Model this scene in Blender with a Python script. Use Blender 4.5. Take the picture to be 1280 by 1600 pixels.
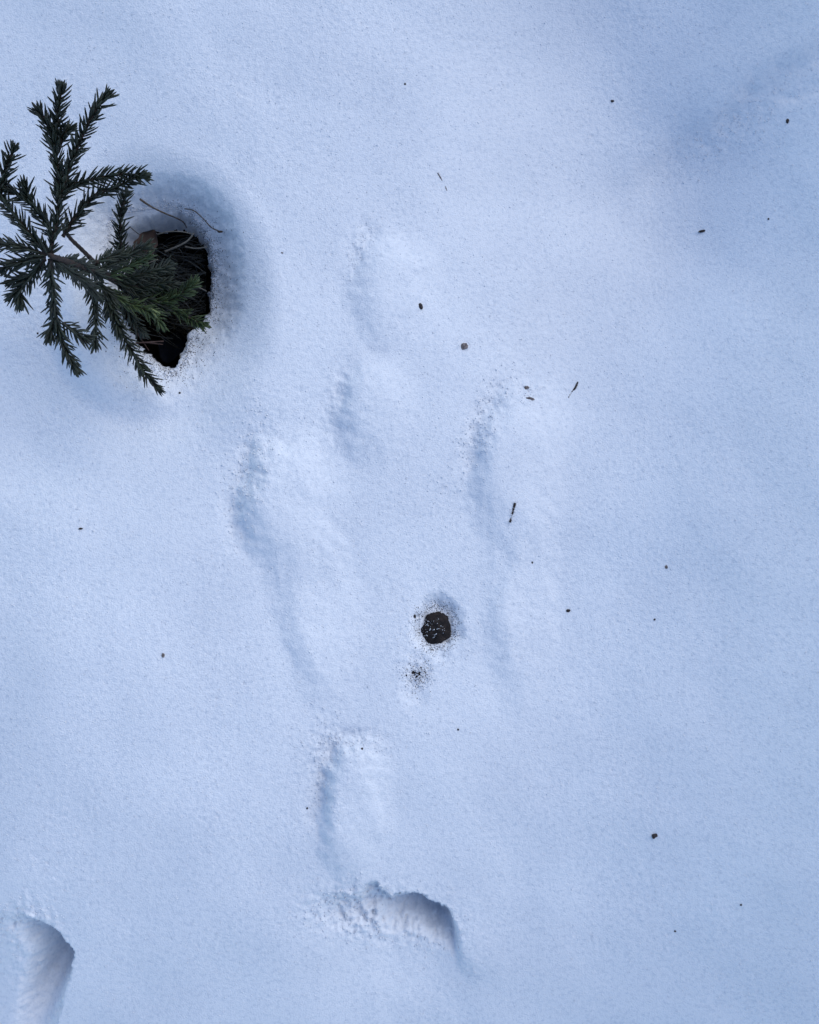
import bpy, math, random
import numpy as np
from mathutils import Vector, Matrix

for o in list(bpy.data.objects):
    bpy.data.objects.remove(o)
S = bpy.context.scene
COL = S.collection
R = math.radians
random.seed(7)
rng = np.random.default_rng(7)

# ------------------------------------------------------------------ camera
D = 1.0                 # metres from the lens down to the mean snow level
FP = 2000.0             # focal length in pixels of the 1280 wide photograph
cam = bpy.data.cameras.new('camera')
cam.sensor_fit = 'HORIZONTAL'
cam.sensor_width = 36.0
cam.lens = 36.0 * FP / 1280.0
cam.clip_start = 0.02
cam.clip_end = 200
cam_o = bpy.data.objects.new('camera', cam)
COL.objects.link(cam_o)
cam_o.location = (0, 0, D)
cam_o.rotation_euler = (0, 0, 0)
S.camera = cam_o

# ------------------------------------------------------------------ light: blue shade under a soft bright sky
SUN_AZ = (0.72, 0.69)
SUN_EL = R(36)
w = bpy.data.worlds.new('World')
S.world = w
w.use_nodes = True
nt = w.node_tree
nt.nodes.clear()
sky = nt.nodes.new('ShaderNodeTexSky')
sky.sky_type = 'NISHITA'
sky.sun_disc = False
sky.sun_elevation = SUN_EL
sky.sun_rotation = math.atan2(SUN_AZ[0], SUN_AZ[1])
sky.air_density = 1.0
sky.dust_density = 0.0
sky.ozone_density = 3.0
bg = nt.nodes.new('ShaderNodeBackground')
bg.inputs['Strength'].default_value = 0.105
out = nt.nodes.new('ShaderNodeOutputWorld')
nt.links.new(sky.outputs[0], bg.inputs['Color'])
nt.links.new(bg.outputs[0], out.inputs['Surface'])

sun = bpy.data.lights.new('sun', 'SUN')
sun.energy = 0.98
sun.angle = R(76)
sun.color = (1.0, 0.93, 0.78)
sun_o = bpy.data.objects.new('sun', sun)
COL.objects.link(sun_o)
n = math.hypot(*SUN_AZ)
sv = Vector((SUN_AZ[0] / n * math.cos(SUN_EL), SUN_AZ[1] / n * math.cos(SUN_EL), math.sin(SUN_EL)))
sun_o.rotation_euler = sv.to_track_quat('Z', 'Y').to_euler()
sun_o.location = (0, 0, 3)

S.cycles.max_bounces = 6
S.cycles.diffuse_bounces = 4
S.cycles.glossy_bounces = 1
S.view_settings.view_transform = 'Standard'
S.view_settings.look = 'None'
S.view_settings.gamma = 1
S.view_settings.use_curve_mapping = False
S.view_settings.exposure = 1.20


# ------------------------------------------------------------------ helpers
def P(px, py, z):
    """photograph pixel + height above the mean snow level -> point in the place"""
    return Vector(((px - 640) / FP * (D - z), (800 - py) / FP * (D - z), z))


def tag(o, label=None, cat=None, group=None, kind=None):
    if label: o['label'] = label
    if cat: o['category'] = cat
    if group: o['group'] = group
    if kind: o['kind'] = kind
    return o


def mesh_obj(name, verts, faces, mat, parent=None, smooth=True):
    me = bpy.data.meshes.new(name)
    me.from_pydata([tuple(v) for v in verts], [], faces)
    me.update()
    if smooth:
        me.polygons.foreach_set('use_smooth', [True] * len(me.polygons))
    me.materials.append(mat)
    o = bpy.data.objects.new(name, me)
    COL.objects.link(o)
    if parent:
        o.parent = parent
        o.matrix_parent_inverse = Matrix.Translation(parent.location).inverted()
    return o


def empty(name, loc):
    o = bpy.data.objects.new(name, None)
    o.empty_display_size = 0.02
    COL.objects.link(o)
    o.location = loc
    return o


GR = np.random.default_rng(11).normal(size=(4096, 2))
GR /= np.linalg.norm(GR, axis=1)[:, None]


def perlin(x, y, seed=0):
    x = np.asarray(x, float); y = np.asarray(y, float)
    xi = np.floor(x).astype(np.int64); yi = np.floor(y).astype(np.int64)
    xf = x - xi; yf = y - yi
    u = xf ** 3 * (xf * (xf * 6 - 15) + 10)
    v = yf ** 3 * (yf * (yf * 6 - 15) + 10)

    def g(a, b, dx, dy):
        h = ((a * 73856093) ^ (b * 19349663) ^ (seed * 83492791)) & 0xFFFFFF
        h = ((h ^ (h >> 11)) * 2654435 >> 5) & 4095
        q = GR[h]
        return q[..., 0] * dx + q[..., 1] * dy
    a = g(xi, yi, xf, yf); b = g(xi + 1, yi, xf - 1, yf)
    c = g(xi, yi + 1, xf, yf - 1); d = g(xi + 1, yi + 1, xf - 1, yf - 1)
    return 1.5 * (a + u * (b - a) + v * ((c + u * (d - c)) - (a + u * (b - a))))


def ss(a, b, x):
    t = np.clip((x - a) / (b - a), 0, 1)
    return t * t * (3 - 2 * t)


# ------------------------------------------------------------------ the snow surface as a height function
HOLE = np.array([(203, 376), (230, 360), (258, 352), (284, 352), (304, 361), (318, 377), (326, 396), (331, 430),
                 (328, 456), (329, 482), (321, 502), (300, 520), (293, 545), (286, 564), (273, 577), (256, 569),
                 (238, 553), (222, 540), (210, 520), (198, 498), (190, 470), (192, 430), (195, 400)], float)


# the rim lies lower than the snow around it: same outline, carried down along the line of sight
HOLE = (HOLE - (640, 800)) * 1.034 + (640, 800)
HOLE = (HOLE - HOLE.mean(0)) * 1.09 + HOLE.mean(0)


def poly_sd(u, v, poly):
    """signed pixel distance to a polygon, negative inside"""
    d = np.full(u.shape, 1e9); inside = np.zeros(u.shape, bool)
    n = len(poly)
    for i in range(n):
        a = poly[i]; b = poly[(i + 1) % n]
        ex, ey = b - a
        wx, wy = u - a[0], v - a[1]
        t = np.clip((wx * ex + wy * ey) / (ex * ex + ey * ey), 0, 1)
        d = np.minimum(d, np.hypot(wx - ex * t, wy - ey * t))
        c = ((a[1] <= v) & (v < b[1])) | ((b[1] <= v) & (v < a[1]))
        with np.errstate(divide='ignore', invalid='ignore'):
            xx = a[0] + (v - a[1]) * ex / (ey if ey != 0 else 1e-9)
        inside ^= c & (u < xx)
    return np.where(inside, -d, d)


def slope_table(pos, slope):
    t = np.arange(-2600, 4201, 20.0)
    h = np.cumsum(np.interp(t, pos, slope)) * 20 / FP
    return t, h - np.interp(640, t, h)


SW_U = slope_table([-2000, -600, 0, 250, 450, 800, 900, 1020, 1180, 1400, 2600], [0, .05, .12, -.02, -.15, -.13, -.01, .17, .40, .56, 0])
SW_V = slope_table([-2000, -600, -200, 0, 250, 500, 1000, 1200, 1380, 1600, 2100, 3600], [0, -.06, -.12, -.10, -.01, .09, .08, -.01, -.16, -.32, -.34, 0])


def base_h(X, Y):
    u = X * FP + 640; v = 800 - Y * FP
    h = np.zeros_like(u)
    # a shallow valley: the middle tilts to the light, the right bank and the bottom turn away from it
    h += np.interp(u, *SW_U) + np.interp(v, *SW_V)
    # shallow diagonal trough, upper right
    tx, ty = (-0.84, 0.545)
    s = (u - 1160) * ty - (v - 150) * tx * 1.0
    along = (u - 1160) * tx + (v - 150) * ty
    s = s + 14 * perlin(along / 70, s / 90, 3)
    h -= 0.019 * ss(-80, 60, s) * ss(620, 80, s) * ss(330, 20, along) * ss(-700, -300, along)
    h -= 0.006 * ss(-26, 22, s) * ss(300, 60, s) * ss(300, 20, along) * ss(-700, -300, along)
    uu = u + 60 * perlin(v / 260, u / 400, 4)
    h -= 0.034 * np.exp(-((uu - 985) / 215) ** 2) * ss(-300, 60, v) * ss(820, 330, v)
    # gentle undulation
    h += 0.0050 * perlin(u / 330 + 3.1, v / 330 + 1.7, 1)
    h += 0.0018 * perlin(u / 120, v / 120, 2)
    # sunk snow round the young tree
    r = np.hypot((u - 228) / 102, (v - 480) / 120)
    th = ((u - 228) / 102 * 0.62 - (v - 480) / 120 * 0.78) / np.maximum(r, 0.05)
    h -= 0.040 * ss(2.15, 0.70, r) * (0.58 + 0.42 * th)
    h -= 0.010 * ss(1.05, 1.6, r) * ss(3.4, 1.75, r) * ss(0.2, -0.7, th)
    return h


def print_f(u, v, cx, cy, a, b, rot, depth, dirx, diry, steep=0.2, soft=0.75):
    """a melted foot print: steep, deep side towards (dirx,diry), gentle ramp out the other side"""
    c, s = math.cos(R(rot)), math.sin(R(rot))
    x = (u - cx) * c + (v - cy) * s
    y = -(u - cx) * s + (v - cy) * c
    r = np.hypot(x / a, y / b)
    q = math.hypot(dirx, diry)
    t = np.clip(((u - cx) * dirx / a + (v - cy) * diry / b) / q, -1, 1)
    e = soft + (steep - soft) * ss(-0.3, 0.8, t)
    m = ss(1.0, 1.0 - e, r)
    return depth * m * (0.5 + 0.5 * t)


# two places where the crust has broken away: a sharp crest, a steep face turned from the light, and a slow rise beyond
E6 = np.array([(440, 1425), (490, 1404), (512, 1394), (545, 1396), (566, 1392), (574, 1377), (588, 1375), (597, 1390), (612, 1399),
               (632, 1396), (650, 1394), (664, 1400), (676, 1409), (690, 1414), (702, 1421), (709, 1434), (716, 1452), (740, 1475)], float)
D6 = np.array([(470, 0), (500, 2), (525, 6), (560, 7), (590, 10), (615, 16), (640, 24), (665, 27), (690, 25), (702, 17), (711, 6), (718, 0)], float)
E7 = np.array([(1415, 22), (1428, 40), (1436, 58), (1445, 74), (1453, 90), (1465, 98), (1480, 110), (1495, 117), (1506, 113), (1520, 112),
               (1540, 105), (1560, 100), (1580, 96), (1620, 86), (1720, 50)], float)
D7 = np.array([(1420, 0), (1440, 8), (1452, 20), (1480, 32), (1510, 31), (1535, 25), (1560, 18), (1590, 11), (1640, 5), (1720, 0)], float)


def smooth_table(tab, n, pad=40):
    x = np.arange(tab[0, 0] - pad, tab[-1, 0] + pad + 1, 1.0)
    y = np.interp(x, tab[:, 0], tab[:, 1])
    k = np.ones(n) / n
    for _ in range(2):
        y = np.convolve(np.pad(y, n // 2, mode='edge'), k, 'valid')[:len(x)]
    return x, y


D6S, D7S, D6W, D7W = smooth_table(D6, 9), smooth_table(D7, 11), smooth_table(D6, 121, 200), smooth_table(D7, 91, 200)
E6S, E7S = smooth_table(E6, 5), smooth_table(E7, 7)


def drop(s, L):
    t = np.clip(s / L, 0, 1)
    return 1 - (1 - t) ** 2.2


def pits(u, v):
    n1 = 3.2 * perlin(u / 13, v / 13, 21) + 3.0 * perlin(u / 5.5, v / 5.5, 22)
    s = v - np.interp(u, *E6S) + n1
    a = np.interp(u, *D6S, 0, 0) * 0.0017; w = np.interp(u, *D6W, 0, 0) * 0.0008
    k = ss(22, 74, s)
    p6 = (a * (1 - k) + 0.8 * w * k) * drop(s, 46) * ss(380, 70, s)
    s = np.interp(v, *E7S) - u + 0.7 * n1
    ve = v - 0.25 * np.clip(s, 0, 150)
    a = np.interp(ve, *D7S, 0, 0) * 0.0019; w = np.interp(ve, *D7W, 0, 0) * 0.0006
    k = ss(30, 84, s)
    p7 = (a * (1 - k) + 0.8 * w * k) * drop(s, 56) * ss(420, 90, s)
    return p6, p7


GROOVES = [
    ([(432, 690), (400, 708), (380, 738), (368, 780), (368, 812), (380, 840)], 0.0040, 20),
    ([(428, 725), (405, 735), (396, 760)], 0.0021, 12),
    ([(774, 606), (758, 640), (744, 672), (736, 704), (728, 730)], 0.0040, 17),
    ([(566, 1150), (532, 1160), (510, 1186), (501, 1230), (498, 1278)], 0.0038, 17),
    ([(578, 362), (562, 384), (556, 404)], 0.0027, 20),
    ([(1300, 78), (1235, 100), (1185, 128), (1150, 165), (1095, 212)], .0042, 17),
    ([(1300, 134), (1262, 138), (1228, 150)], .0034, 12),
    ([(590, 560), (545, 585), (526, 620), (520, 660)], 0.0027, 21),
]


def features(u, v):
    wu = u + 9 * perlin(u / 55, v / 55, 31) + 4 * perlin(u / 17, v / 17, 32)
    wv = v + 9 * perlin(u / 55, v / 55, 33) + 4 * perlin(u / 17, v / 17, 34)
    h = np.zeros_like(u)
    # packed foot prints left standing as the softer snow round them sank: high and steep at the upper left
    for cx, cy, a_, b_, rot, dep, st in ((620, 458, 88, 116, -10, .0125, .8), (588, 645, 80, 102, 6, .0125, .75), (460, 795, 98, 140, -8, .0135, .5),
                                         (818, 735, 94, 158, 10, .0125, .55), (560, 1268, 68, 134, 4, .0135, .5)):
        h += print_f(wu, wv, cx, cy, a_, b_, rot, dep, -0.86, -0.5, st, 0.75)
    # long marks running down from the two big prints
    h += print_f(wu, wv, 500, 955, 84, 205, -16, 0.0095, -0.95, -0.3, 0.95, 0.5)
    h += print_f(wu, wv, 818, 940, 74, 205, 0, 0.0085, -0.95, -0.3, 0.95, 0.5)
    h -= print_f(wu, wv, 655, 1075, 28, 60, 0, 0.005, -0.7, -0.7, 0.8, 0.9)
    # crumbled grooves left by the edges of the feet
    for pts, dep, wd in GROOVES:
        d = np.full(u.shape, 1e9)
        for (x0, y0), (x1, y1) in zip(pts[:-1], pts[1:]):
            ex, ey = x1 - x0, y1 - y0
            t = np.clip(((wu - x0) * ex + (wv - y0) * ey) / (ex * ex + ey * ey), 0, 1)
            d = np.minimum(d, np.hypot(wu - x0 - ex * t, wv - y0 - ey * t))
        h -= 0.6 * dep * np.exp(-(d / wd) ** 2) * (1 + 0.55 * perlin(u / 34, v / 34, 65))
    # pocket round the dropping
    r = np.hypot((wu - 681) / 38, (wv - 979) / 43)
    h -= 0.0085 * ss(1.3, 0.4, r)
    # disturbed crumbs near the edges of the prints
    def rough(cx, cy, a, b, rot):
        c, s = math.cos(R(rot)), math.sin(R(rot))
        x = (u - cx) * c + (v - cy) * s; y = -(u - cx) * s + (v - cy) * c
        return np.exp(-((x / a) ** 2 + (y / b) ** 2))
    rg = (rough(395, 745, 34, 95, 12) + rough(752, 670, 26, 90, 22) + rough(505, 1210, 24, 80, 5) + rough(600, 1430, 110, 50, 5)
          + rough(55, 1460, 50, 40, 30) + rough(545, 1160, 70, 22, 0) + rough(560, 385, 22, 40, 20) + rough(525, 625, 20, 50, 10)
          + rough(825, 610, 40, 20, 0) + 0.4 * rough(1150, 200, 150, 50, -35) + 0.8 * rough(655, 1055, 26, 30, 0)
          + 0.8 * rough(681, 982, 48, 48, 0) + 0.2 * rough(320, 470, 45, 130, 0) + 0.2 * rough(250, 590, 70, 35, 0))
    rg = np.clip(rg, 0, 1)
    r2 = np.clip(rough(570, 1425, 75, 36, 8) + 0.7 * rough(655, 1455, 60, 26, 8) + 0.5 * rough(45, 1520, 40, 50, 0) + rough(45, 1450, 36, 30, 35), 0, 1)
    h += r2 * (0.0032 * perlin(u / 15, v / 15, 61) + 0.0026 * perlin(u / 7.5, v / 7.5, 62))
    h += rg * (0.0008 * perlin(u / 19, v / 19, 41) + 0.0009 * perlin(u / 9, v / 9, 42) + 0.0006 * perlin(u / 4.5, v / 4.5, 43))
    # crystalline grain of old snow
    gm = 0.75 + 0.6 * perlin(u / 150, v / 150, 71) + 0.4 * perlin(u / 50, v / 50, 72)
    g0 = h.copy()
    h += 0.00014 * perlin(u / 11, v / 11, 44) + 0.00022 * perlin(u / 5.3, v / 5.3, 45)
    h += 0.00030 * perlin(u / 42, v / 42, 46)
    h += 0.0013 * np.clip(perlin(u / 7.0, v / 7.0, 47) - 0.62, 0, 1)
    h -= 0.0016 * np.clip(perlin(u / 8.0, v / 8.0, 48) - 0.55, 0, 1)
    h -= 0.0016 * np.clip(perlin(u / 5.0, v / 5.0, 49) - 0.6, 0, 1)
    return g0 + (h - g0) * np.clip(gm, 0.25, 1.5)


def snow(X, Y, full=False):
    b = base_h(X, Y)
    u = 640 + X / (D - b) * FP
    v = 800 - Y / (D - b) * FP
    near = (np.abs(u - 640) < 1500) & (np.abs(v - 800) < 1700)
    un = np.where(near, u, 5000.0); vn = np.where(near, v, 5000.0)
    f = features(un, vn)
    p6, p7 = pits(un, vn)
    jit = 4.0 * perlin(un / 14, vn / 14, 51) + 2.0 * perlin(un / 6, vn / 6, 52)
    sd = poly_sd(un, vn, HOLE) + jit
    side = ss(-70, 60, (un - 262) * 0.6 - (vn - 470) * 0.8)
    rim = (0.006 + 0.013 * side) * ss(62, -4, sd) + 0.034 * ss(4, -15, sd)
    h = b + f - p6 - p7 - rim
    if full:
        return h, p6, p7, sd + 7.0 * (side - 1) * (sd < 0)
    return h


def on_snow_many(px, py):
    px = np.asarray(px, float); py = np.asarray(py, float)
    z = np.zeros_like(px)
    for _ in range(5):
        z = snow((px - 640) / FP * (D - z), (800 - py) / FP * (D - z))
    return [P(a, b, c) for a, b, c in zip(px, py, z)]


def on_snow(px, py, lift=0.0):
    p = on_snow_many([px], [py])[0]
    p.z += lift
    return p


# ------------------------------------------------------------------ materials
def new_mat(name):
    m = bpy.data.materials.new(name)
    m.use_nodes = True
    t = m.node_tree
    b = t.nodes['Principled BSDF']
    return m, t, b


def ramp_mat(name, c0, c1, scale, rough=0.7, bump=0.0, bscale=None, spec=0.3, detail=4):
    m, t, b = new_mat(name)
    tc = t.nodes.new('ShaderNodeTexCoord')
    nz = t.nodes.new('ShaderNodeTexNoise')
    nz.inputs['Scale'].default_value = scale
    nz.inputs['Detail'].default_value = detail
    t.links.new(tc.outputs['Object'], nz.inputs['Vector'])
    cr = t.nodes.new('ShaderNodeValToRGB')
    cr.color_ramp.elements[0].position = 0.35
    cr.color_ramp.elements[1].position = 0.68
    cr.color_ramp.elements[0].color = (*c0, 1)
    cr.color_ramp.elements[1].color = (*c1, 1)
    t.links.new(nz.outputs['Fac'], cr.inputs['Fac'])
    t.links.new(cr.outputs['Color'], b.inputs['Base Color'])
    b.inputs['Roughness'].default_value = rough
    b.inputs['Specular IOR Level'].default_value = spec
    if bump:
        n2 = t.nodes.new('ShaderNodeTexNoise')
        n2.inputs['Scale'].default_value = bscale or scale * 3
        n2.inputs['Detail'].default_value = 3
        t.links.new(tc.outputs['Object'], n2.inputs['Vector'])
        bp = t.nodes.new('ShaderNodeBump')
        bp.inputs['Strength'].default_value = bump
        bp.inputs['Distance'].default_value = 0.001
        t.links.new(n2.outputs['Fac'], bp.inputs['Height'])
        t.links.new(bp.outputs['Normal'], b.inputs['Normal'])
    return m


def snow_mat():
    m, t, b = new_mat('snow')
    tc = t.nodes.new('ShaderNodeTexCoord')
    n1 = t.nodes.new('ShaderNodeTexNoise'); n1.inputs['Scale'].default_value = 1000; n1.inputs['Detail'].default_value = 3
    n1.inputs['Roughness'].default_value = 0.6
    t.links.new(tc.outputs['Object'], n1.inputs['Vector'])
    vo = t.nodes.new('ShaderNodeTexVoronoi'); vo.inputs['Scale'].default_value = 800
    t.links.new(tc.outputs['Object'], vo.inputs['Vector'])
    ad = t.nodes.new('ShaderNodeMath'); ad.operation = 'ADD'
    t.links.new(n1.outputs['Fac'], ad.inputs[0]); t.links.new(vo.outputs['Distance'], ad.inputs[1])
    bp = t.nodes.new('ShaderNodeBump'); bp.inputs['Strength'].default_value = 0.4; bp.inputs['Distance'].default_value = 0.0007
    t.links.new(ad.outputs[0], bp.inputs['Height'])
    t.links.new(bp.outputs['Normal'], b.inputs['Normal'])
    # old snow: very slight differences of wetness and dust
    n2 = t.nodes.new('ShaderNodeTexNoise'); n2.inputs['Scale'].default_value = 9; n2.inputs['Detail'].default_value = 5
    t.links.new(tc.outputs['Object'], n2.inputs['Vector'])
    cr = t.nodes.new('ShaderNodeValToRGB')
    cr.color_ramp.elements[0].color = (0.67, 0.676, 0.715, 1); cr.color_ramp.elements[0].position = 0.3
    cr.color_ramp.elements[1].color = (0.74, 0.741, 0.77, 1); cr.color_ramp.elements[1].position = 0.7
    t.links.new(n2.outputs['Fac'], cr.inputs['Fac'])
    # clear ice grains between the white ones
    n3 = t.nodes.new('ShaderNodeTexNoise'); n3.inputs['Scale'].default_value = 330; n3.inputs['Detail'].default_value = 4
    n3.inputs['Roughness'].default_value = 0.65
    t.links.new(tc.outputs['Object'], n3.inputs['Vector'])
    c3 = t.nodes.new('ShaderNodeValToRGB')
    c3.color_ramp.elements[0].color = (0.80, 0.83, 0.87, 1); c3.color_ramp.elements[0].position = 0.28
    c3.color_ramp.elements[1].color = (1, 1, 1, 1); c3.color_ramp.elements[1].position = 0.52
    t.links.new(n3.outputs['Fac'], c3.inputs['Fac'])
    mx = t.nodes.new('ShaderNodeMix'); mx.data_type = 'RGBA'; mx.blend_type = 'MULTIPLY'
    mx.inputs[0].default_value = 1.0
    t.links.new(cr.outputs['Color'], mx.inputs[6]); t.links.new(c3.outputs['Color'], mx.inputs[7])
    t.links.new(mx.outputs[2], b.inputs['Base Color'])
    b.inputs['Roughness'].default_value = 0.55
    b.inputs['Specular IOR Level'].default_value = 0.25
    return m


M = {}
M['snow'] = snow_mat()
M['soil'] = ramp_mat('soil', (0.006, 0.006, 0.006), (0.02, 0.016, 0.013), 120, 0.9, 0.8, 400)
M['needle'] = ramp_mat('needle', (0.007, 0.010, 0.006), (0.018, 0.025, 0.013), 90, 0.5, spec=0.35)
M['needle_green'] = ramp_mat('needle_green', (0.026, 0.042, 0.016), (0.062, 0.088, 0.032), 70, 0.5, spec=0.35)
M['needle_tip'] = ramp_mat('needle_tip', (0.10, 0.13, 0.05), (0.24, 0.25, 0.10), 120, 0.5)
M['bark'] = ramp_mat('bark', (0.018, 0.013, 0.011), (0.05, 0.033, 0.027), 260, 0.85, 0.8, 700)
M['dead_twig'] = ramp_mat('dead_twig', (0.06, 0.035, 0.03), (0.16, 0.10, 0.085), 200, 0.8)
M['grass'] = ramp_mat('grass', (0.018, 0.02, 0.022), (0.07, 0.076, 0.074), 60, 0.55)
M['straw'] = ramp_mat('straw', (0.14, 0.125, 0.105), (0.30, 0.27, 0.22), 90, 0.7)
M['stem'] = ramp_mat('stem', (0.04, 0.028, 0.02), (0.10, 0.07, 0.05), 200, 0.8)
M['leaf'] = ramp_mat('leaf', (0.03, 0.017, 0.013), (0.075, 0.042, 0.03), 90, 0.75, 0.6, 300)
M['wet_leaf'] = ramp_mat('wet_leaf', (0.006, 0.009, 0.018), (0.014, 0.02, 0.038), 90, 0.7, 0.5, 150, spec=0.2)
M['dung'] = ramp_mat('dung', (0.008, 0.006, 0.006), (0.028, 0.019, 0.016), 260, 0.85, 1.0, 900)
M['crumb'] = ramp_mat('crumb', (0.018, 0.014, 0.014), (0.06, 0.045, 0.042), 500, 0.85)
M['scale'] = ramp_mat('scale', (0.07, 0.055, 0.052), (0.24, 0.2, 0.19), 500, 0.85)

# ------------------------------------------------------------------ snow ground
def axis(lo, hi, step, far):
    core = np.arange(lo, hi + step * 0.5, step)
    out = []; s = step; x = core[-1]
    while x < far:
        s *= 1.18; x += s; out.append(x)
    left = []; s = step; x = core[0]
    while x > -far:
        s *= 1.18; x -= s; left.append(x)
    return np.array(left[::-1] + list(core) + out)


xs = axis(-0.365, 0.375, 0.00108, 18)
ys = axis(-0.455, 0.445, 0.00108, 18)
X, Y = np.meshgrid(xs, ys)
H, p6, p7, SD = snow(X, Y, True)
Xd = X + 0.06 * p6 + 0.10 * p7            # the faces lean back a little under their crests
Yd = Y + 0.10 * p6 + 0.04 * p7
nx, ny = len(xs), len(ys)
co = np.stack([Xd, Yd, H], -1).reshape(-1, 3)
idx = np.arange(nx * ny).reshape(ny, nx)
q = np.stack([idx[:-1, :-1], idx[:-1, 1:], idx[1:, 1:], idx[1:, :-1]], -1).reshape(-1, 4)
keep = (SD.reshape(-1)[q] > -14.0).all(1)
q = q[keep]
used = np.zeros(nx * ny, bool); used[q.reshape(-1)] = True
remap = np.cumsum(used) - 1
co = co[used]; q = remap[q]
me = bpy.data.meshes.new('snow_ground')
me.vertices.add(len(co)); me.vertices.foreach_set('co', co.astype(np.float32).reshape(-1))
me.loops.add(q.size); me.loops.foreach_set('vertex_index', q.reshape(-1).astype(np.int32))
me.polygons.add(len(q)); me.polygons.foreach_set('loop_start', np.arange(0, q.size, 4, dtype=np.int32))
me.polygons.foreach_set('use_smooth', np.ones(len(q), bool))
me.update(calc_edges=True)
me.materials.append(M['snow'])
ground = bpy.data.objects.new('snow_ground', me)
COL.objects.link(ground)
tag(ground, 'old granular snow with melted animal tracks', kind='structure')

# the dark forest floor under the melt hole: a hollow below the snow crust
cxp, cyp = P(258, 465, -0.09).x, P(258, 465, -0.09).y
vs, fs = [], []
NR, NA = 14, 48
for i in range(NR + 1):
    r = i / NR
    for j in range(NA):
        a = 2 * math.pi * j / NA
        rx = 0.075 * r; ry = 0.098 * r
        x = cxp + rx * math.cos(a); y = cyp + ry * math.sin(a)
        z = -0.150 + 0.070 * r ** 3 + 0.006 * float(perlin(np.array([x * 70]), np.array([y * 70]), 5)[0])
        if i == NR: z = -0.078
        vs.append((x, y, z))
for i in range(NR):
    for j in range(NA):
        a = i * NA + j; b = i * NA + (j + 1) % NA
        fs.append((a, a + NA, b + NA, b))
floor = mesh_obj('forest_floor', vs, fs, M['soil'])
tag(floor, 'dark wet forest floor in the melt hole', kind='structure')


# ------------------------------------------------------------------ mesh builders
def catmull(pts, m=10):
    pts = [Vector(p) for p in pts]
    if len(pts) == 2:
        return [pts[0].lerp(pts[1], t / m) for t in range(m + 1)]
    e = [pts[0] * 2 - pts[1]] + pts + [pts[-1] * 2 - pts[-2]]
    out = []
    for i in range(1, len(e) - 2):
        p0, p1, p2, p3 = e[i - 1:i + 3]
        for k in range(m):
            t = k / m
            out.append(0.5 * ((2 * p1) + (p2 - p0) * t + (2 * p0 - 5 * p1 + 4 * p2 - p3) * t * t + (3 * p1 - p0 - 3 * p2 + p3) * t ** 3))
    out.append(pts[-1])
    return out


def tube(path, r0, r1, sides=6, wob=0.0, flat=1.0):
    vs, fs = [], []
    n = len(path)
    prev = None
    for i, p in enumerate(path):
        t = (path[min(i + 1, n - 1)] - path[max(i - 1, 0)]).normalized()
        if prev is None:
            a = t.orthogonal().normalized()
        else:
            a = (prev - t * prev.dot(t)).normalized()
        prev = a
        b = t.cross(a)
        r = r0 + (r1 - r0) * i / (n - 1)
        r *= 1 + wob * random.uniform(-1, 1)
        for k in range(sides):
            an = 2 * math.pi * k / sides
            vs.append(p + a * (r * math.cos(an)) + b * (r * flat * math.sin(an)))
    for i in range(n - 1):
        for k in range(sides):
            a0 = i * sides + k; a1 = i * sides + (k + 1) % sides
            fs.append((a0, a1, a1 + sides, a0 + sides))
    fs.append(tuple(range(sides))[::-1])
    fs.append(tuple((n - 1) * sides + k for k in range(sides)))
    return vs, fs


def needle(vs, fs, p, d, bend, L, wd):
    """one flat-sided pointed conifer needle"""
    s = d.cross(bend)
    if s.length < 1e-4: s = d.orthogonal()
    s.normalize()
    up = s.cross(d).normalized()
    b0 = len(vs)
    for t, r in ((0.0, 0.45), (0.18, 0.95), (0.6, 1.0), (0.88, 0.6)):
        c = p + d * (L * t) + bend * (L * 0.16 * t * t)
        rr = wd * 0.5 * r
        vs.append(c + s * rr); vs.append(c + up * rr * 0.7); vs.append(c - s * rr); vs.append(c - up * rr * 0.7)
    vs.append(p + d * L + bend * (L * 0.16))
    for k in range(3):
        for j in range(4):
            a = b0 + k * 4 + j; b = b0 + k * 4 + (j + 1) % 4
            fs.append((a, b, b + 4, a + 4))
    for j in range(4):
        fs.append((b0 + 12 + j, b0 + 12 + (j + 1) % 4, b0 + 16))


def lump(radius, seed, sx=1, sy=1, sz=1, amp=0.25, freq=2.0, seg=10, rings=7):
    r_ = random.Random(seed)
    off = [r_.uniform(0, 50) for _ in range(3)]
    vs, fs = [], []
    from mathutils import noise
    for i in range(rings + 1):
        th = math.pi * i / rings
        for j in range(seg):
            ph = 2 * math.pi * j / seg
            d = Vector((math.sin(th) * math.cos(ph), math.sin(th) * math.sin(ph), math.cos(th)))
            k = 1 + amp * noise.noise(d * freq + Vector(off)) + amp * 0.5 * noise.noise(d * freq * 2.7 + Vector(off))
            vs.append(Vector((d.x * sx, d.y * sy, d.z * sz)) * radius * k)
    for i in range(rings):
        for j in range(seg):
            a = i * seg + j; b = i * seg + (j + 1) % seg
            fs.append((a, a + seg, b + seg, b))
    return vs, fs


# ------------------------------------------------------------------ the spruce sapling
sap_base = P(250, 470, -0.105)
sap = empty('spruce_sapling', sap_base)
tag(sap, 'small dark green spruce sapling growing out of the melt hole in the snow', 'sapling')
trunk_path = catmull([P(252, 470, -0.108), P(225, 460, -0.04), P(165, 430, 0.05), P(115, 412, 0.11), P(78, 399, 0.158)], 10)
v_, f_ = tube(trunk_path, 0.0042, 0.0018, 8, 0.10)
trunk = mesh_obj('trunk', v_, f_, M['bark'], sap)


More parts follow.
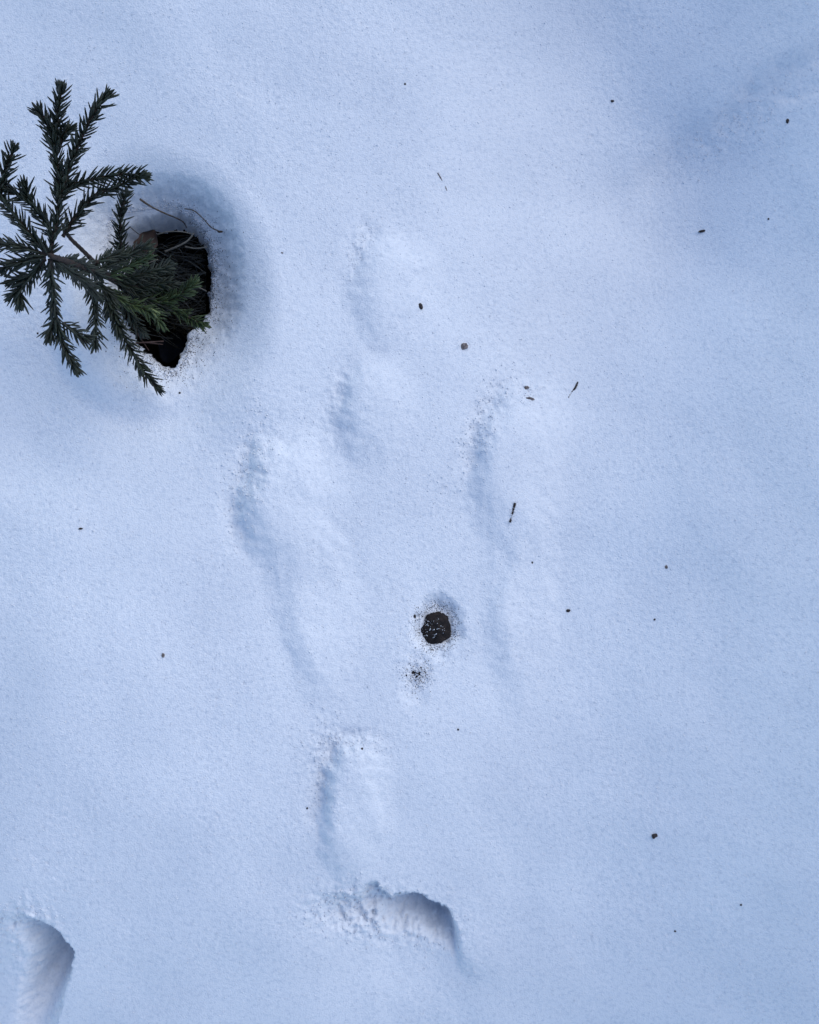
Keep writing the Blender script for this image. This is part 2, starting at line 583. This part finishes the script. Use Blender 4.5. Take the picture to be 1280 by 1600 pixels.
def shoot(pts, nl=0.0100, mat='needle', dens=1750, r0=0.0014, r1=0.0008, nw=0.0018, start=0.0, needles=True):
    path = catmull([P(*p) for p in pts], 8)
    if needles:
        cut = 0.0035
        while len(path) > 4 and cut > 0:          # the last needles reach past the end of the wood
            cut -= (path[-1] - path[-2]).length
            path.pop()
    v, f = tube(path, r0, r1, 6, 0.12)
    br = mesh_obj('branch', v, f, M['bark'], sap)
    if not needles:
        return br
    seg = [(path[i + 1] - path[i]).length for i in range(len(path) - 1)]
    tot = sum(seg); cum = [0]
    for s_ in seg: cum.append(cum[-1] + s_)
    vs, fs = [], []

    def at(t):
        s_ = t * tot
        for i in range(len(seg)):
            if s_ <= cum[i + 1] or i == len(seg) - 1:
                k = (s_ - cum[i]) / max(seg[i], 1e-6)
                return path[i].lerp(path[i + 1], k), (path[min(i + 2, len(path) - 1)] - path[max(i - 1, 0)]).normalized()
    cnt = int(tot * dens)
    ang = random.uniform(0, 6.28)
    for i in range(cnt):
        t = start + (1 - start) * (i + random.uniform(-0.4, 0.4)) / cnt
        t = min(max(t, 0), 1)
        p, d = at(t)
        ang += 2.399 + random.uniform(-0.35, 0.35)
        a = d.orthogonal().normalized(); b = d.cross(a)
        rad = a * math.cos(ang) + b * math.sin(ang)
        # needles comb upwards and to the sides
        rad = (rad + Vector((0, 0, 0.28))).normalized()
        rad = (rad - d * rad.dot(d)).normalized()
        fw = R(random.gauss(46, 9)) if t < 0.93 else R(random.uniform(12, 45))
        dr = d * math.cos(fw) + rad * math.sin(fw)
        if random.random() < 0.07: continue
        L = nl * random.uniform(0.62, 1.15) * (0.85 if t > 0.95 else 1)
        needle(vs, fs, p + rad * r1 * 0.6, dr, d, L, nw * random.uniform(0.85, 1.1))
    p, d = at(1.0)
    for i in range(14):
        a = d.orthogonal().normalized(); b = d.cross(a)
        an = random.uniform(0, 6.28)
        rad = a * math.cos(an) + b * math.sin(an)
        fw = R(random.uniform(5, 48))
        needle(vs, fs, p - d * random.uniform(0, 0.003), d * math.cos(fw) + rad * math.sin(fw), d, nl * random.uniform(0.6, 0.9), nw)
    o = mesh_obj('needles', vs, fs, M[mat])
    o.parent = br
    o.matrix_parent_inverse = (Matrix.Translation(sap_base)).inverted() @ Matrix.Identity(4)
    o.matrix_parent_inverse = Matrix.Identity(4)
    o['kind'] = 'stuff'
    return br


SHOOTS = [
    # top whorl, reaching up the picture
    [(77, 399, .152), (90, 340, .156), (92, 285, .160), (84, 225, .164), (72, 190, .168), (58, 168, .172)],
    [(86, 235, .163), (90, 180, .172), (97, 130, .182)],
    [(90, 238, .162), (100, 210, .166), (113, 198, .164)],
    [(90, 318, .157), (108, 262, .166), (132, 205, .176), (154, 166, .182), (172, 145, .185)],
    [(95, 305, .155), (112, 290, .154), (150, 279, .152), (195, 272, .150), (232, 277, .150)],
    [(98, 370, .140), (120, 336, .142), (150, 305, .146), (188, 289, .149), (228, 271, .153)],
    # left side
    [(74, 398, .150), (46, 364, .150), (16, 328, .152), (-6, 300, .155)],
    [(-2, 312, .152), (8, 268, .162), (24, 226, .172)],
    [(86, 374, .148), (66, 340, .150), (42, 314, .152), (10, 294, .154)],
    [(48, 320, .152), (42, 302, .156), (37, 284, .161)],
    [(72, 398, .150), (40, 388, .148), (0, 380, .146), (-34, 376, .144)],
    [(70, 402, .148), (36, 408, .142), (-6, 424, .136)],
    [(70, 405, .145), (50, 430, .136), (30, 452, .130), (13, 466, .126)],
    [(50, 430, .136), (28, 436, .131), (11, 440, .128)],
    [(30, 452, .130), (33, 466, .128), (33, 479, .125)],
    # down the picture
    [(78, 405, .146), (82, 452, .132), (88, 502, .118), (103, 546, .106), (122, 583, .100)],
    [(86, 500, .118), (80, 515, .115), (79, 534, .112)],
    [(98, 505, .116), (118, 519, .108), (142, 534, .100)],
    [(142, 448, .064), (149, 488, .058), (150, 520, .052), (149, 545, .046)],
    [(80, 404, .142), (108, 424, .112), (136, 444, .086), (156, 468, .066)],
    [(100, 404, .122), (130, 416, .09), (160, 432, .06)],
]
for p in SHOOTS:
    shoot(p)
# bare brown twig beside the stem
shoot([(97, 350, .118), (108, 370, .104), (128, 390, .086), (152, 414, .064)], needles=False, r0=0.0012, r1=0.0017)
LOW = [
    [(192, 412, .030), (188, 368, .050), (190, 330, .064), (198, 298, .074)],
    [(150, 424, .066), (184, 407, .050), (212, 392, .042), (236, 382, .036)],
    [(150, 410, .068), (172, 402, .058), (196, 394, .050)],
    [(162, 455, .046), (184, 505, .040), (204, 545, .036), (226, 583, .032), (250, 610, .030)],
    [(160, 445, .050), (177, 482, .045), (186, 522, .040)],
    [(150, 440, .056), (168, 462, .050), (172, 492, .046)],
    [(180, 440, .028), (214, 448, .018), (252, 444, .008), (280, 448, 0.0)],
    [(172, 436, .036), (205, 432, .026), (240, 424, .016), (268, 414, .006)],
    [(185, 446, .022), (215, 462, .014), (240, 474, .006), (262, 486, .0)],
    [(190, 448, .016), (212, 440, .008), (236, 436, -.004), (262, 428, -.012)],
    [(178, 452, .030), (196, 478, .022), (212, 506, .016), (226, 522, .012)],
    [(205, 455, .004), (235, 462, -.008), (262, 478, -.016)],
]
for p in LOW:
    shoot(p)
GREEN = [
    [(165, 432, .048), (200, 416, .036), (238, 398, .028)],
    [(160, 450, .042), (195, 472, .034), (222, 482, .034), (244, 490, .036)],
    [(200, 462, .012), (250, 472, .002), (284, 458, .006), (306, 440, .010)],
    [(225, 470, .004), (272, 484, -.006), (302, 500, -.002), (322, 509, .002)],
    [(222, 474, .010), (242, 492, .006), (254, 512, .002)],
    [(215, 455, .006), (245, 450, -.004), (268, 462, -.008)],
]
for i, p in enumerate(GREEN):
    shoot(p, mat='needle_green', nl=0.0098)
# pale young bud on one lower shoot
v_, f_ = [], []
tipc = P(238, 484, 0.041); dirn = (P(252, 493, .043) - tipc).normalized()
for i in range(9):
    rad = Vector((random.uniform(-1, 1), random.uniform(-1, 1), random.uniform(0, 1)))
    needle(v_, f_, tipc + rad * 0.001, (dirn + rad * 0.45).normalized(), dirn, random.uniform(.005, .008), .0015)
bud = mesh_obj('young_shoot_tip', v_, f_, M['needle_tip'], sap)
bud['label'] = 'pale yellow green new tip'

# ------------------------------------------------------------------ what lies in the melt hole
# dark dead grass, a tangle nobody could count
vs, fs = [], []
for i in range(330):
    a = random.uniform(-0.9, 0.9)
    sx = random.uniform(205, 290); sy = random.uniform(385, 520)
    z0 = random.uniform(-0.105, -0.062)
    ln = random.uniform(30, 85)
    p0 = P(sx, sy, z0)
    ex = sx + ln * math.cos(a); ey = sy + ln * math.sin(a) * 0.7 + random.uniform(-14, 14)
    ex = min(ex, 322); ey = min(max(ey, 366), 545)
    p2 = P(ex, ey, z0 + random.uniform(0.0, 0.04))
    p1 = (p0 + p2) / 2 + Vector((random.uniform(-.006, .006), random.uniform(-.008, .008), random.uniform(0.004, .018)))
    path = catmull([p0, p1, p2], 4)
    v, f = tube(path, random.uniform(.0005, .0009), .0002, 3, 0, 0.5)
    b = len(vs); vs += v; fs += [tuple(k + b for k in q_) for q_ in f]
g = mesh_obj('grass_tangle', vs, fs, M['grass'])
tag(g, 'dark tangle of dead grass filling the melt hole', 'grass', kind='stuff')


def strand(name, pts, r0, r1, mat, label, cat, group=None, flat=1.0, terrain=False):
    pp = [on_snow(a, b, c) for a, b, c in pts] if terrain else [P(*p) for p in pts]
    path = catmull(pp, 8)
    v, f = tube(path, r0, r1, 5, 0.15, flat)
    o0 = path[0].copy()
    o = mesh_obj(name, [q_ - o0 for q_ in v], f, M[mat])
    o.location = o0
    return tag(o, label, cat, group)


strand('grass_stalk', [(258, 393, -.045), (275, 386, -.040), (292, 377, -.037), (304, 364, -.035)], .0011, .0006, 'straw',
       'pale bleached grass stalk curving up to the top edge of the melt hole', 'grass stalk', 'pale stalks in the melt hole', .5)
strand('grass_stalk', [(289, 385, -.045), (305, 388, -.042), (324, 386, -.040)], .0008, .0005, 'straw',
       'short pale grass stalk lying level at the upper right of the melt hole', 'grass stalk', 'pale stalks in the melt hole', .5)
strand('grass_stalk', [(246, 366, -.042), (264, 362, -.036), (284, 362, -.034), (302, 366, -.036)], .0007, .0004, 'straw',
       'thin pale grass stalk arching along the upper rim of the melt hole', 'grass stalk', 'pale stalks in the melt hole', .5)
strand('grass_stalk', [(216, 418, -.02), (232, 411, -.018), (247, 405, -.016)], .0007, .0004, 'straw',
       'thin straight pale stalk crossing the dark centre of the melt hole', 'grass stalk', 'pale stalks in the melt hole', .5)
strand('grass_stalk', [(262, 457, -.02), (267, 452, -.016), (269, 447, -.016)], .0014, .0008, 'straw',
       'short bent pale stub between the two green shoots over the hole', 'grass stalk', 'pale stalks in the melt hole', .6)
strand('grass_stalk', [(304, 448, -.03), (313, 450, -.03), (323, 455, -.032)], .0006, .0003, 'straw',
       'tiny pale stalk at the right edge of the melt hole beside a green shoot tip', 'grass stalk', 'pale stalks in the melt hole', .6)
strand('dry_stem', [(219, 311, .016), (235, 322, .006), (255, 332, -.004), (284, 345, -.03), (292, 356, -.05)], .0009, .0004, 'stem',
       'thin dark dry stem slanting into the hole from beside the spruce branch tip', 'stem', 'thin dry stems')
strand('dry_stem', [(289, 326, -.004), (303, 329, .006), (318, 342, .004), (330, 355, -.004), (344, 362, -.012)], .00045, .0005, 'stem',
       'hair-thin bent dry stem lying over the snow above the hole', 'stem', 'thin dry stems')
strand('dry_stem', [(204, 355, .01), (212, 362, .0), (220, 368, -.02)], .00035, .0003, 'stem',
       'tiny straight stem touching the brown leaf at the hole', 'stem', 'thin dry stems')
v, f = lump(0.0012, 5, 1.8, 0.8, 0.6, 0.3)
sh = mesh_obj('seed_head', v, f, M['stem']); sh.location = P(344, 362, -.012)
sh.parent = bpy.data.objects['dry_stem.001']; sh.matrix_parent_inverse = Matrix.Translation(sh.parent.location).inverted()

# dead reddish spruce twig low in the hole
tw = empty('dead_twig', P(170, 537, -.004))
tag(tw, 'reddish brown dead twig lying level across the bottom of the melt hole', 'twig')
pth = catmull([P(166, 536, -.002), P(205, 536, -.010), P(256, 533, -.016)], 8)
v, f = tube(pth, .0008, .0005, 6, .15); mesh_obj('stem', v, f, M['dead_twig'], tw)
for a, b in (((214, 520, -.012), (233, 548, -.02)), ((214, 521, -.012), (228, 522, -.013)), ((217, 526, -.013), (233, 530, -.016)),
             ((224, 535, -.016), (255, 538, -.019))):
    v, f = tube(catmull([P(*a), P(*b)], 5), .0007, .0003, 5, .15); mesh_obj('side_twig', v, f, M['dead_twig'], tw)


def leaf(name, c, ln, wd, rz, tilt, mat, label, curl=0.3, roll=0.0):
    vs, fs = [], []
    nu, nv = 10, 8
    for side in (0, 1):
        for i in range(nu + 1):
            t = i / nu
            hw = wd * 0.5 * (math.sin(math.pi * min(1, (t * 0.92 + 0.04))) ** 0.7) * (1 + 0.10 * math.sin(t * 19))
            for j in range(nv + 1):
                s_ = j / nv * 2 - 1
                z = curl * wd * s_ * s_ * 0.5 + 0.08 * ln * math.sin(t * 5) - side * 0.0004
                vs.append(Vector(((t - 0.5) * ln, s_ * hw, z)))
    m = (nu + 1) * (nv + 1)
    for i in range(nu):
        for j in range(nv):
            a = i * (nv + 1) + j
            fs.append((a, a + nv + 1, a + nv + 2, a + 1)); fs.append((m + a, m + a + 1, m + a + nv + 2, m + a + nv + 1))
    o = mesh_obj(name, vs, fs, M[mat])
    o.location = c
    o.rotation_euler = (roll, tilt, rz)
    return tag(o, label, 'leaf')


leaf('dead_leaf', P(228, 381, -.012), .026, .017, R(52), R(-20), 'leaf', 'brown curled dead leaf standing at the top left rim of the hole', 0.5, R(20))
leaf('wet_leaf', P(270, 543, -.098), .030, .022, R(70), R(14), 'wet_leaf', 'dark wet bluish leaf at the narrow bottom end of the melt hole', 0.2, R(-10))

# ------------------------------------------------------------------ droppings
v, f = lump(0.0134, 21, 0.95, 1.05, 0.85, 0.19, 2.6, 48, 30)
dr = mesh_obj('dropping', v, f, M['dung'])
dr.location = on_snow(681, 983); dr.location.z -= 0.0035
tag(dr, 'round dark brown animal dropping dusted with snow grains in its own pocket', 'dropping', 'animal droppings')
v, f = lump(0.0085, 22, 1.15, 0.9, 0.7, 0.28, 2.6, 30, 20)
d2 = mesh_obj('dropping', v, f, M['dung'])
d2.location = on_snow(652, 1054); d2.location.z -= 0.0056
tag(d2, 'brown dropping almost buried under snow grains just below the round one', 'dropping', 'animal droppings')


OCT = np.array([(1, 0, 0), (0, 1, 0), (-1, 0, 0), (0, -1, 0), (0, 0, 1), (0, 0, -1)], float)
OCF = [(0, 1, 4), (1, 2, 4), (2, 3, 4), (3, 0, 4), (1, 0, 5), (2, 1, 5), (3, 2, 5), (0, 3, 5)]


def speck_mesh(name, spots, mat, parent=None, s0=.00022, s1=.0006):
    """fine dark grains on the snow: crumbs and litter, also massed as painted shade halos"""
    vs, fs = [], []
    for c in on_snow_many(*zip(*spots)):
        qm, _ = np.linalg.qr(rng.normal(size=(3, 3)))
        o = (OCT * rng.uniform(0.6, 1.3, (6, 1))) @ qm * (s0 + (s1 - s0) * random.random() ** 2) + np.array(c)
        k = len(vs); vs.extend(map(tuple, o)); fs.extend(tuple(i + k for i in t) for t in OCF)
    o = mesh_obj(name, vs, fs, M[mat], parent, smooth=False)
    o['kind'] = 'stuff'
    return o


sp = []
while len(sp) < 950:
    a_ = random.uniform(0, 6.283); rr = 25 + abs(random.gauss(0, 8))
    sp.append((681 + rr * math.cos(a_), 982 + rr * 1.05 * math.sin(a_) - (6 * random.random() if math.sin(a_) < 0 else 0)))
speck_mesh('crumbs', sp, 'crumb', dr, .0002, .0005)  # real crumbs, plus many more ringed round to imitate the dropping's dim halo
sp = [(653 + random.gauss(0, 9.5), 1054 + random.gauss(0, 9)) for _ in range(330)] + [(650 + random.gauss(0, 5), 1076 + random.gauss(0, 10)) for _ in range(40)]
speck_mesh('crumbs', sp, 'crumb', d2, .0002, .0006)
# round the melt hole: litter specks thickened towards the rim to paint a shade halo
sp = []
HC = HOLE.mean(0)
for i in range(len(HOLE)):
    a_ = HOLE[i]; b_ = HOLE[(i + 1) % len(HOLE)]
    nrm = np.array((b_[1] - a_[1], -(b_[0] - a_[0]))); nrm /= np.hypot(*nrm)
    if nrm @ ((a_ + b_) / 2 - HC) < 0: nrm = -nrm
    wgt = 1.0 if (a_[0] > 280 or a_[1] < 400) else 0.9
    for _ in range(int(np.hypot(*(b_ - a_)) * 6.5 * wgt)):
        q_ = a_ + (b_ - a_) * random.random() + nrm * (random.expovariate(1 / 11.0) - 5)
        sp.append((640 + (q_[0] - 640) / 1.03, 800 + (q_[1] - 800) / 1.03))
o = speck_mesh('litter_halo_specks', sp, 'crumb', None, .0002, .0006)
tag(o, 'fine dark specks of litter massed into a painted shade halo round the melt hole', 'litter')

# ------------------------------------------------------------------ small litter lying on the snow
def bit(name, px, py, size, mat, label, cat, sx=1, sy=1, sz=0.6, rz=0.0, sink=0.2, seed=None, group='litter scattered on the snow'):
    seed = seed or int(px * 7 + py)
    v, f = lump(size * 0.0005 * 0.5, seed, sx, sy, sz, 0.45, 1.6, 9, 6)
    o = mesh_obj(name, v, f, M[mat], smooth=False)
    o.location = on_snow(px, py)
    o.location.z += size * 0.00025 * sz * (0.35 - sink)
    o.rotation_euler = (random.uniform(-.2, .2), random.uniform(-.2, .2), R(rz))
    return tag(o, label, cat, group)


bit('seed_flake', 657, 478, 9, 'crumb', 'small dark pointed flake on the uppermost bright footprint', 'flake', 0.7, 1.25, .5, 25)
bit('seed_scale', 725, 541, 13, 'scale', 'pale brown frosted scale right of and below the dark pointed flake', 'scale', 1.1, .95, .5, 10, .5)
bit('bark_crumb', 957, 158, 5, 'crumb', 'black crumb left of the dim trough near the top', 'crumb', 1.2, .9)
bit('bark_crumb', 1231, 189, 6, 'crumb', 'black crumb in the upper right corner under the trough', 'crumb', .9, 1.3)
bit('needle_fragment', 1098, 361, 13, 'crumb', 'short dark level needle piece below the trough', 'needle piece', 1.1, .33, .4, 8)
bit('bark_crumb', 1201, 342, 3.4, 'crumb', 'tiny crumb to the right of the level needle piece', 'crumb')
bit('bark_crumb', 888, 954, 6, 'crumb', 'dark crumb on open snow right of the round dropping', 'crumb', 1.2, .8)
bit('bark_crumb', 1043, 886, 9, 'scale', 'faint sunken grey crumb on the right, above the two tiny specks', 'crumb', 1, .8, .4, 30, .9)
bit('bark_crumb', 1023, 968, 3.4, 'crumb', 'tiny speck below the faint sunken grey crumb', 'crumb')
bit('bark_crumb', 1023, 1306, 9.5, 'crumb', 'ragged dark crumb alone in the lower right', 'crumb', 1.1, .8, .5, 20)
bit('bark_crumb', 716, 1140, 3.4, 'crumb', 'tiny black speck below and right of the buried dropping', 'crumb')
bit('bark_crumb', 566, 1170, 3.4, 'crumb', 'tiny black speck at the top of the lowest bright footprint', 'crumb')
bit('bark_crumb', 480, 1263, 3.4, 'crumb', 'tiny black speck left of the lowest bright footprint', 'crumb')
bit('bark_crumb', 255, 1024, 6, 'scale', 'small grey crumb on open snow far left of the droppings', 'crumb', .8, 1.2, .5)
bit('needle_fragment', 126, 826, 7, 'crumb', 'tiny dark level needle piece at the left edge below the sapling', 'needle piece', 1.1, .4, .5)
bit('bark_crumb', 648, 963, 6, 'crumb', 'black crumb touching the upper left of the round dropping pocket', 'crumb', .9, 1)
bit('bark_crumb', 832, 879, 3.4, 'crumb', 'tiny speck under the snow-dusted twig piece', 'crumb')
bit('bark_crumb', 635, 1055, 3.4, 'crumb', 'tiny black speck just left of the buried dropping', 'crumb')
bit('bark_crumb', 1055, 1455, 3.4, 'crumb', 'tiny speck near the bottom, below the ragged dark crumb', 'crumb')
bit('bark_crumb', 1158, 1414, 3.4, 'crumb', 'tiny speck lowest on the far right', 'crumb')
bit('bark_crumb', 59, 521, 3.4, 'crumb', 'tiny speck left of the downward spruce branch', 'crumb')
bit('bark_crumb', 633, 131, 3.4, 'crumb', 'tiny speck at the top centre of the snow', 'crumb')
bit('bark_crumb', 281, 614, 3.6, 'crumb', 'tiny speck under the lowest spruce branch tip', 'crumb')
bit('bark_crumb', 823, 606, 9, 'scale', 'half buried grey crumb above the right-hand footprint', 'crumb', 1, .7, .4, 0, .9)
bit('bark_crumb', 829, 623, 10, 'scale', 'wider half buried crumb just above the right-hand footprint rim', 'crumb', 1.4, .6, .4, -10, .9)
bit('bark_crumb', 441, 395, 4, 'scale', 'faint grey crumb on the snow right of the melt hole', 'crumb', 1, .8, .5, 0, .8)


def beads(name, pts, label, cat, r=.0011, mat='crumb'):
    """a broken, snow-crusted bit of twig: a knobbly stick half sunk in the snow"""
    pp = [on_snow(a, b, c) for a, b, c in pts]
    path = catmull(pp, 10)
    v, f = tube(path, r, r * 0.8, 7, .35)
    o0 = path[0].copy()
    o = mesh_obj(name, [q_ - o0 for q_ in v], f, M[mat]); o.location = o0
    return tag(o, label, cat, 'litter scattered on the snow')


beads('twig_fragment', [(805, 786, .0004), (803, 793, -.0004), (801, 801, -.0004), (799, 809, -.0008), (797, 816, .0006)],
      'short dark twig piece dusted with snow below the right-hand footprint', 'twig piece', .0010)
beads('twig_fragment', [(684, 270, .0), (688, 277, .0003), (693, 286, -.0006), (697, 294, -.0001), (699, 301, -.0008)],
      'faint thin twig piece half buried near the top centre', 'twig piece', .0005, 'scale')
beads('twig_fragment', [(903, 597, .0002), (899, 606, .0002), (894, 612, -.0006), (888, 622, -.0006)],
      'thin dark twig piece half buried right of the right-hand footprint', 'twig piece', .0008)

# ------------------------------------------------------------------ loose ice grains (uncountable)
def grains():
    vs, fs = [], []
    oc = np.array([(1, 0, 0), (0, 1, 0), (-1, 0, 0), (0, -1, 0), (0, 0, 1), (0, 0, -1)], float)
    of = [(0, 1, 4), (1, 2, 4), (2, 3, 4), (3, 0, 4), (1, 0, 5), (2, 1, 5), (3, 2, 5), (0, 3, 5)]
    spots = []

    def spray(cx, cy, a, b, rot, n, s0, s1):
        c, s = math.cos(R(rot)), math.sin(R(rot))
        for _ in range(n):
            x = random.gauss(0, a); y = random.gauss(0, b)
            spots.append((cx + x * c - y * s, cy + x * s + y * c, random.uniform(s0, s1), 0))
    for i in range(9000):
        spots.append((random.uniform(-20, 1300), random.uniform(-20, 1620), random.uniform(.0004, .0009), 0))
    spray(385, 750, 16, 60, 12, 260, .0005, .0013)
    spray(750, 670, 14, 55, 22, 220, .0005, .0013)
    spray(505, 1205, 12, 50, 5, 160, .0005, .0012)
    spray(545, 1160, 40, 12, 0, 120, .0005, .0011)
    spray(575, 1425, 45, 22, 5, 420, .0005, .0015)
    spray(665, 1450, 28, 16, 5, 260, .0005, .0013)
    spray(50, 1455, 28, 24, 30, 260, .0005, .0013)
    spray(681, 985, 28, 30, 0, 420, .0004, .0010)
    spray(652, 1054, 14, 14, 0, 240, .0005, .0011)
    spray(560, 385, 12, 25, 20, 60, .0005, .0010)
    spray(801, 801, 3, 8, 14, 40, .0004, .0008)
    spray(825, 615, 9, 9, 0, 60, .0004, .0009)
    spray(725, 541, 5, 5, 0, 14, .0004, .0008)
    spray(680, 985, 20, 21, 0, 200, .0004, .0009)
    spray(1150, 200, 80, 25, -35, 260, .0005, .0012)
    n = len(HOLE)
    for i in range(n):
        a = HOLE[i]; b = HOLE[(i + 1) % n]
        for _ in range(int(np.hypot(*(b - a)) * 4.5)):
            t = random.random()
            spots.append((a[0] + (b[0] - a[0]) * t + random.gauss(3, 7), a[1] + (b[1] - a[1]) * t + random.gauss(0, 7), random.uniform(.0005, .0013), 0))
    arr = np.array(spots)
    z = np.zeros(len(arr))
    for _ in range(4):
        Xp = (arr[:, 0] - 640) / FP * (D - z); Yp = (800 - arr[:, 1]) / FP * (D - z)
        h, a6, a7, sd = snow(Xp, Yp, True)
        z = h
    ok = sd > -5
    dc = dr.location; c2 = d2.location
    for i in np.nonzero(ok)[0]:
        c = np.array((Xp[i], Yp[i], z[i])); s = arr[i, 2]
        dd = math.hypot(c[0] - dc.x, c[1] - dc.y)
        if dd < 0.0130:
            if random.random() > 0.30 * (1.3 + (dc.x - c[0]) / 0.012 - (c[1] - dc.y) / 0.02): continue
            c[2] = dc.z + 0.0136 * 0.85 * math.sqrt(max(0, 1 - (dd / 0.0136) ** 2)) + 0.0002
            s *= random.uniform(0.4, 1.0)
        m = rng.normal(size=(3, 3)); qm, _ = np.linalg.qr(m)
        o = (oc * rng.uniform(0.6, 1.2, (6, 1))) @ qm * s * 0.75 + c + np.array((0, 0, s * 0.15))
        b = len(vs); vs.extend(map(tuple, o)); fs.extend(tuple(k + b for k in t) for t in of)
    return vs, fs


v, f = grains()
gr = mesh_obj('snow_grains', v, f, M['snow'])
tag(gr, 'loose ice grains of coarse old snow', 'snow', kind='stuff')
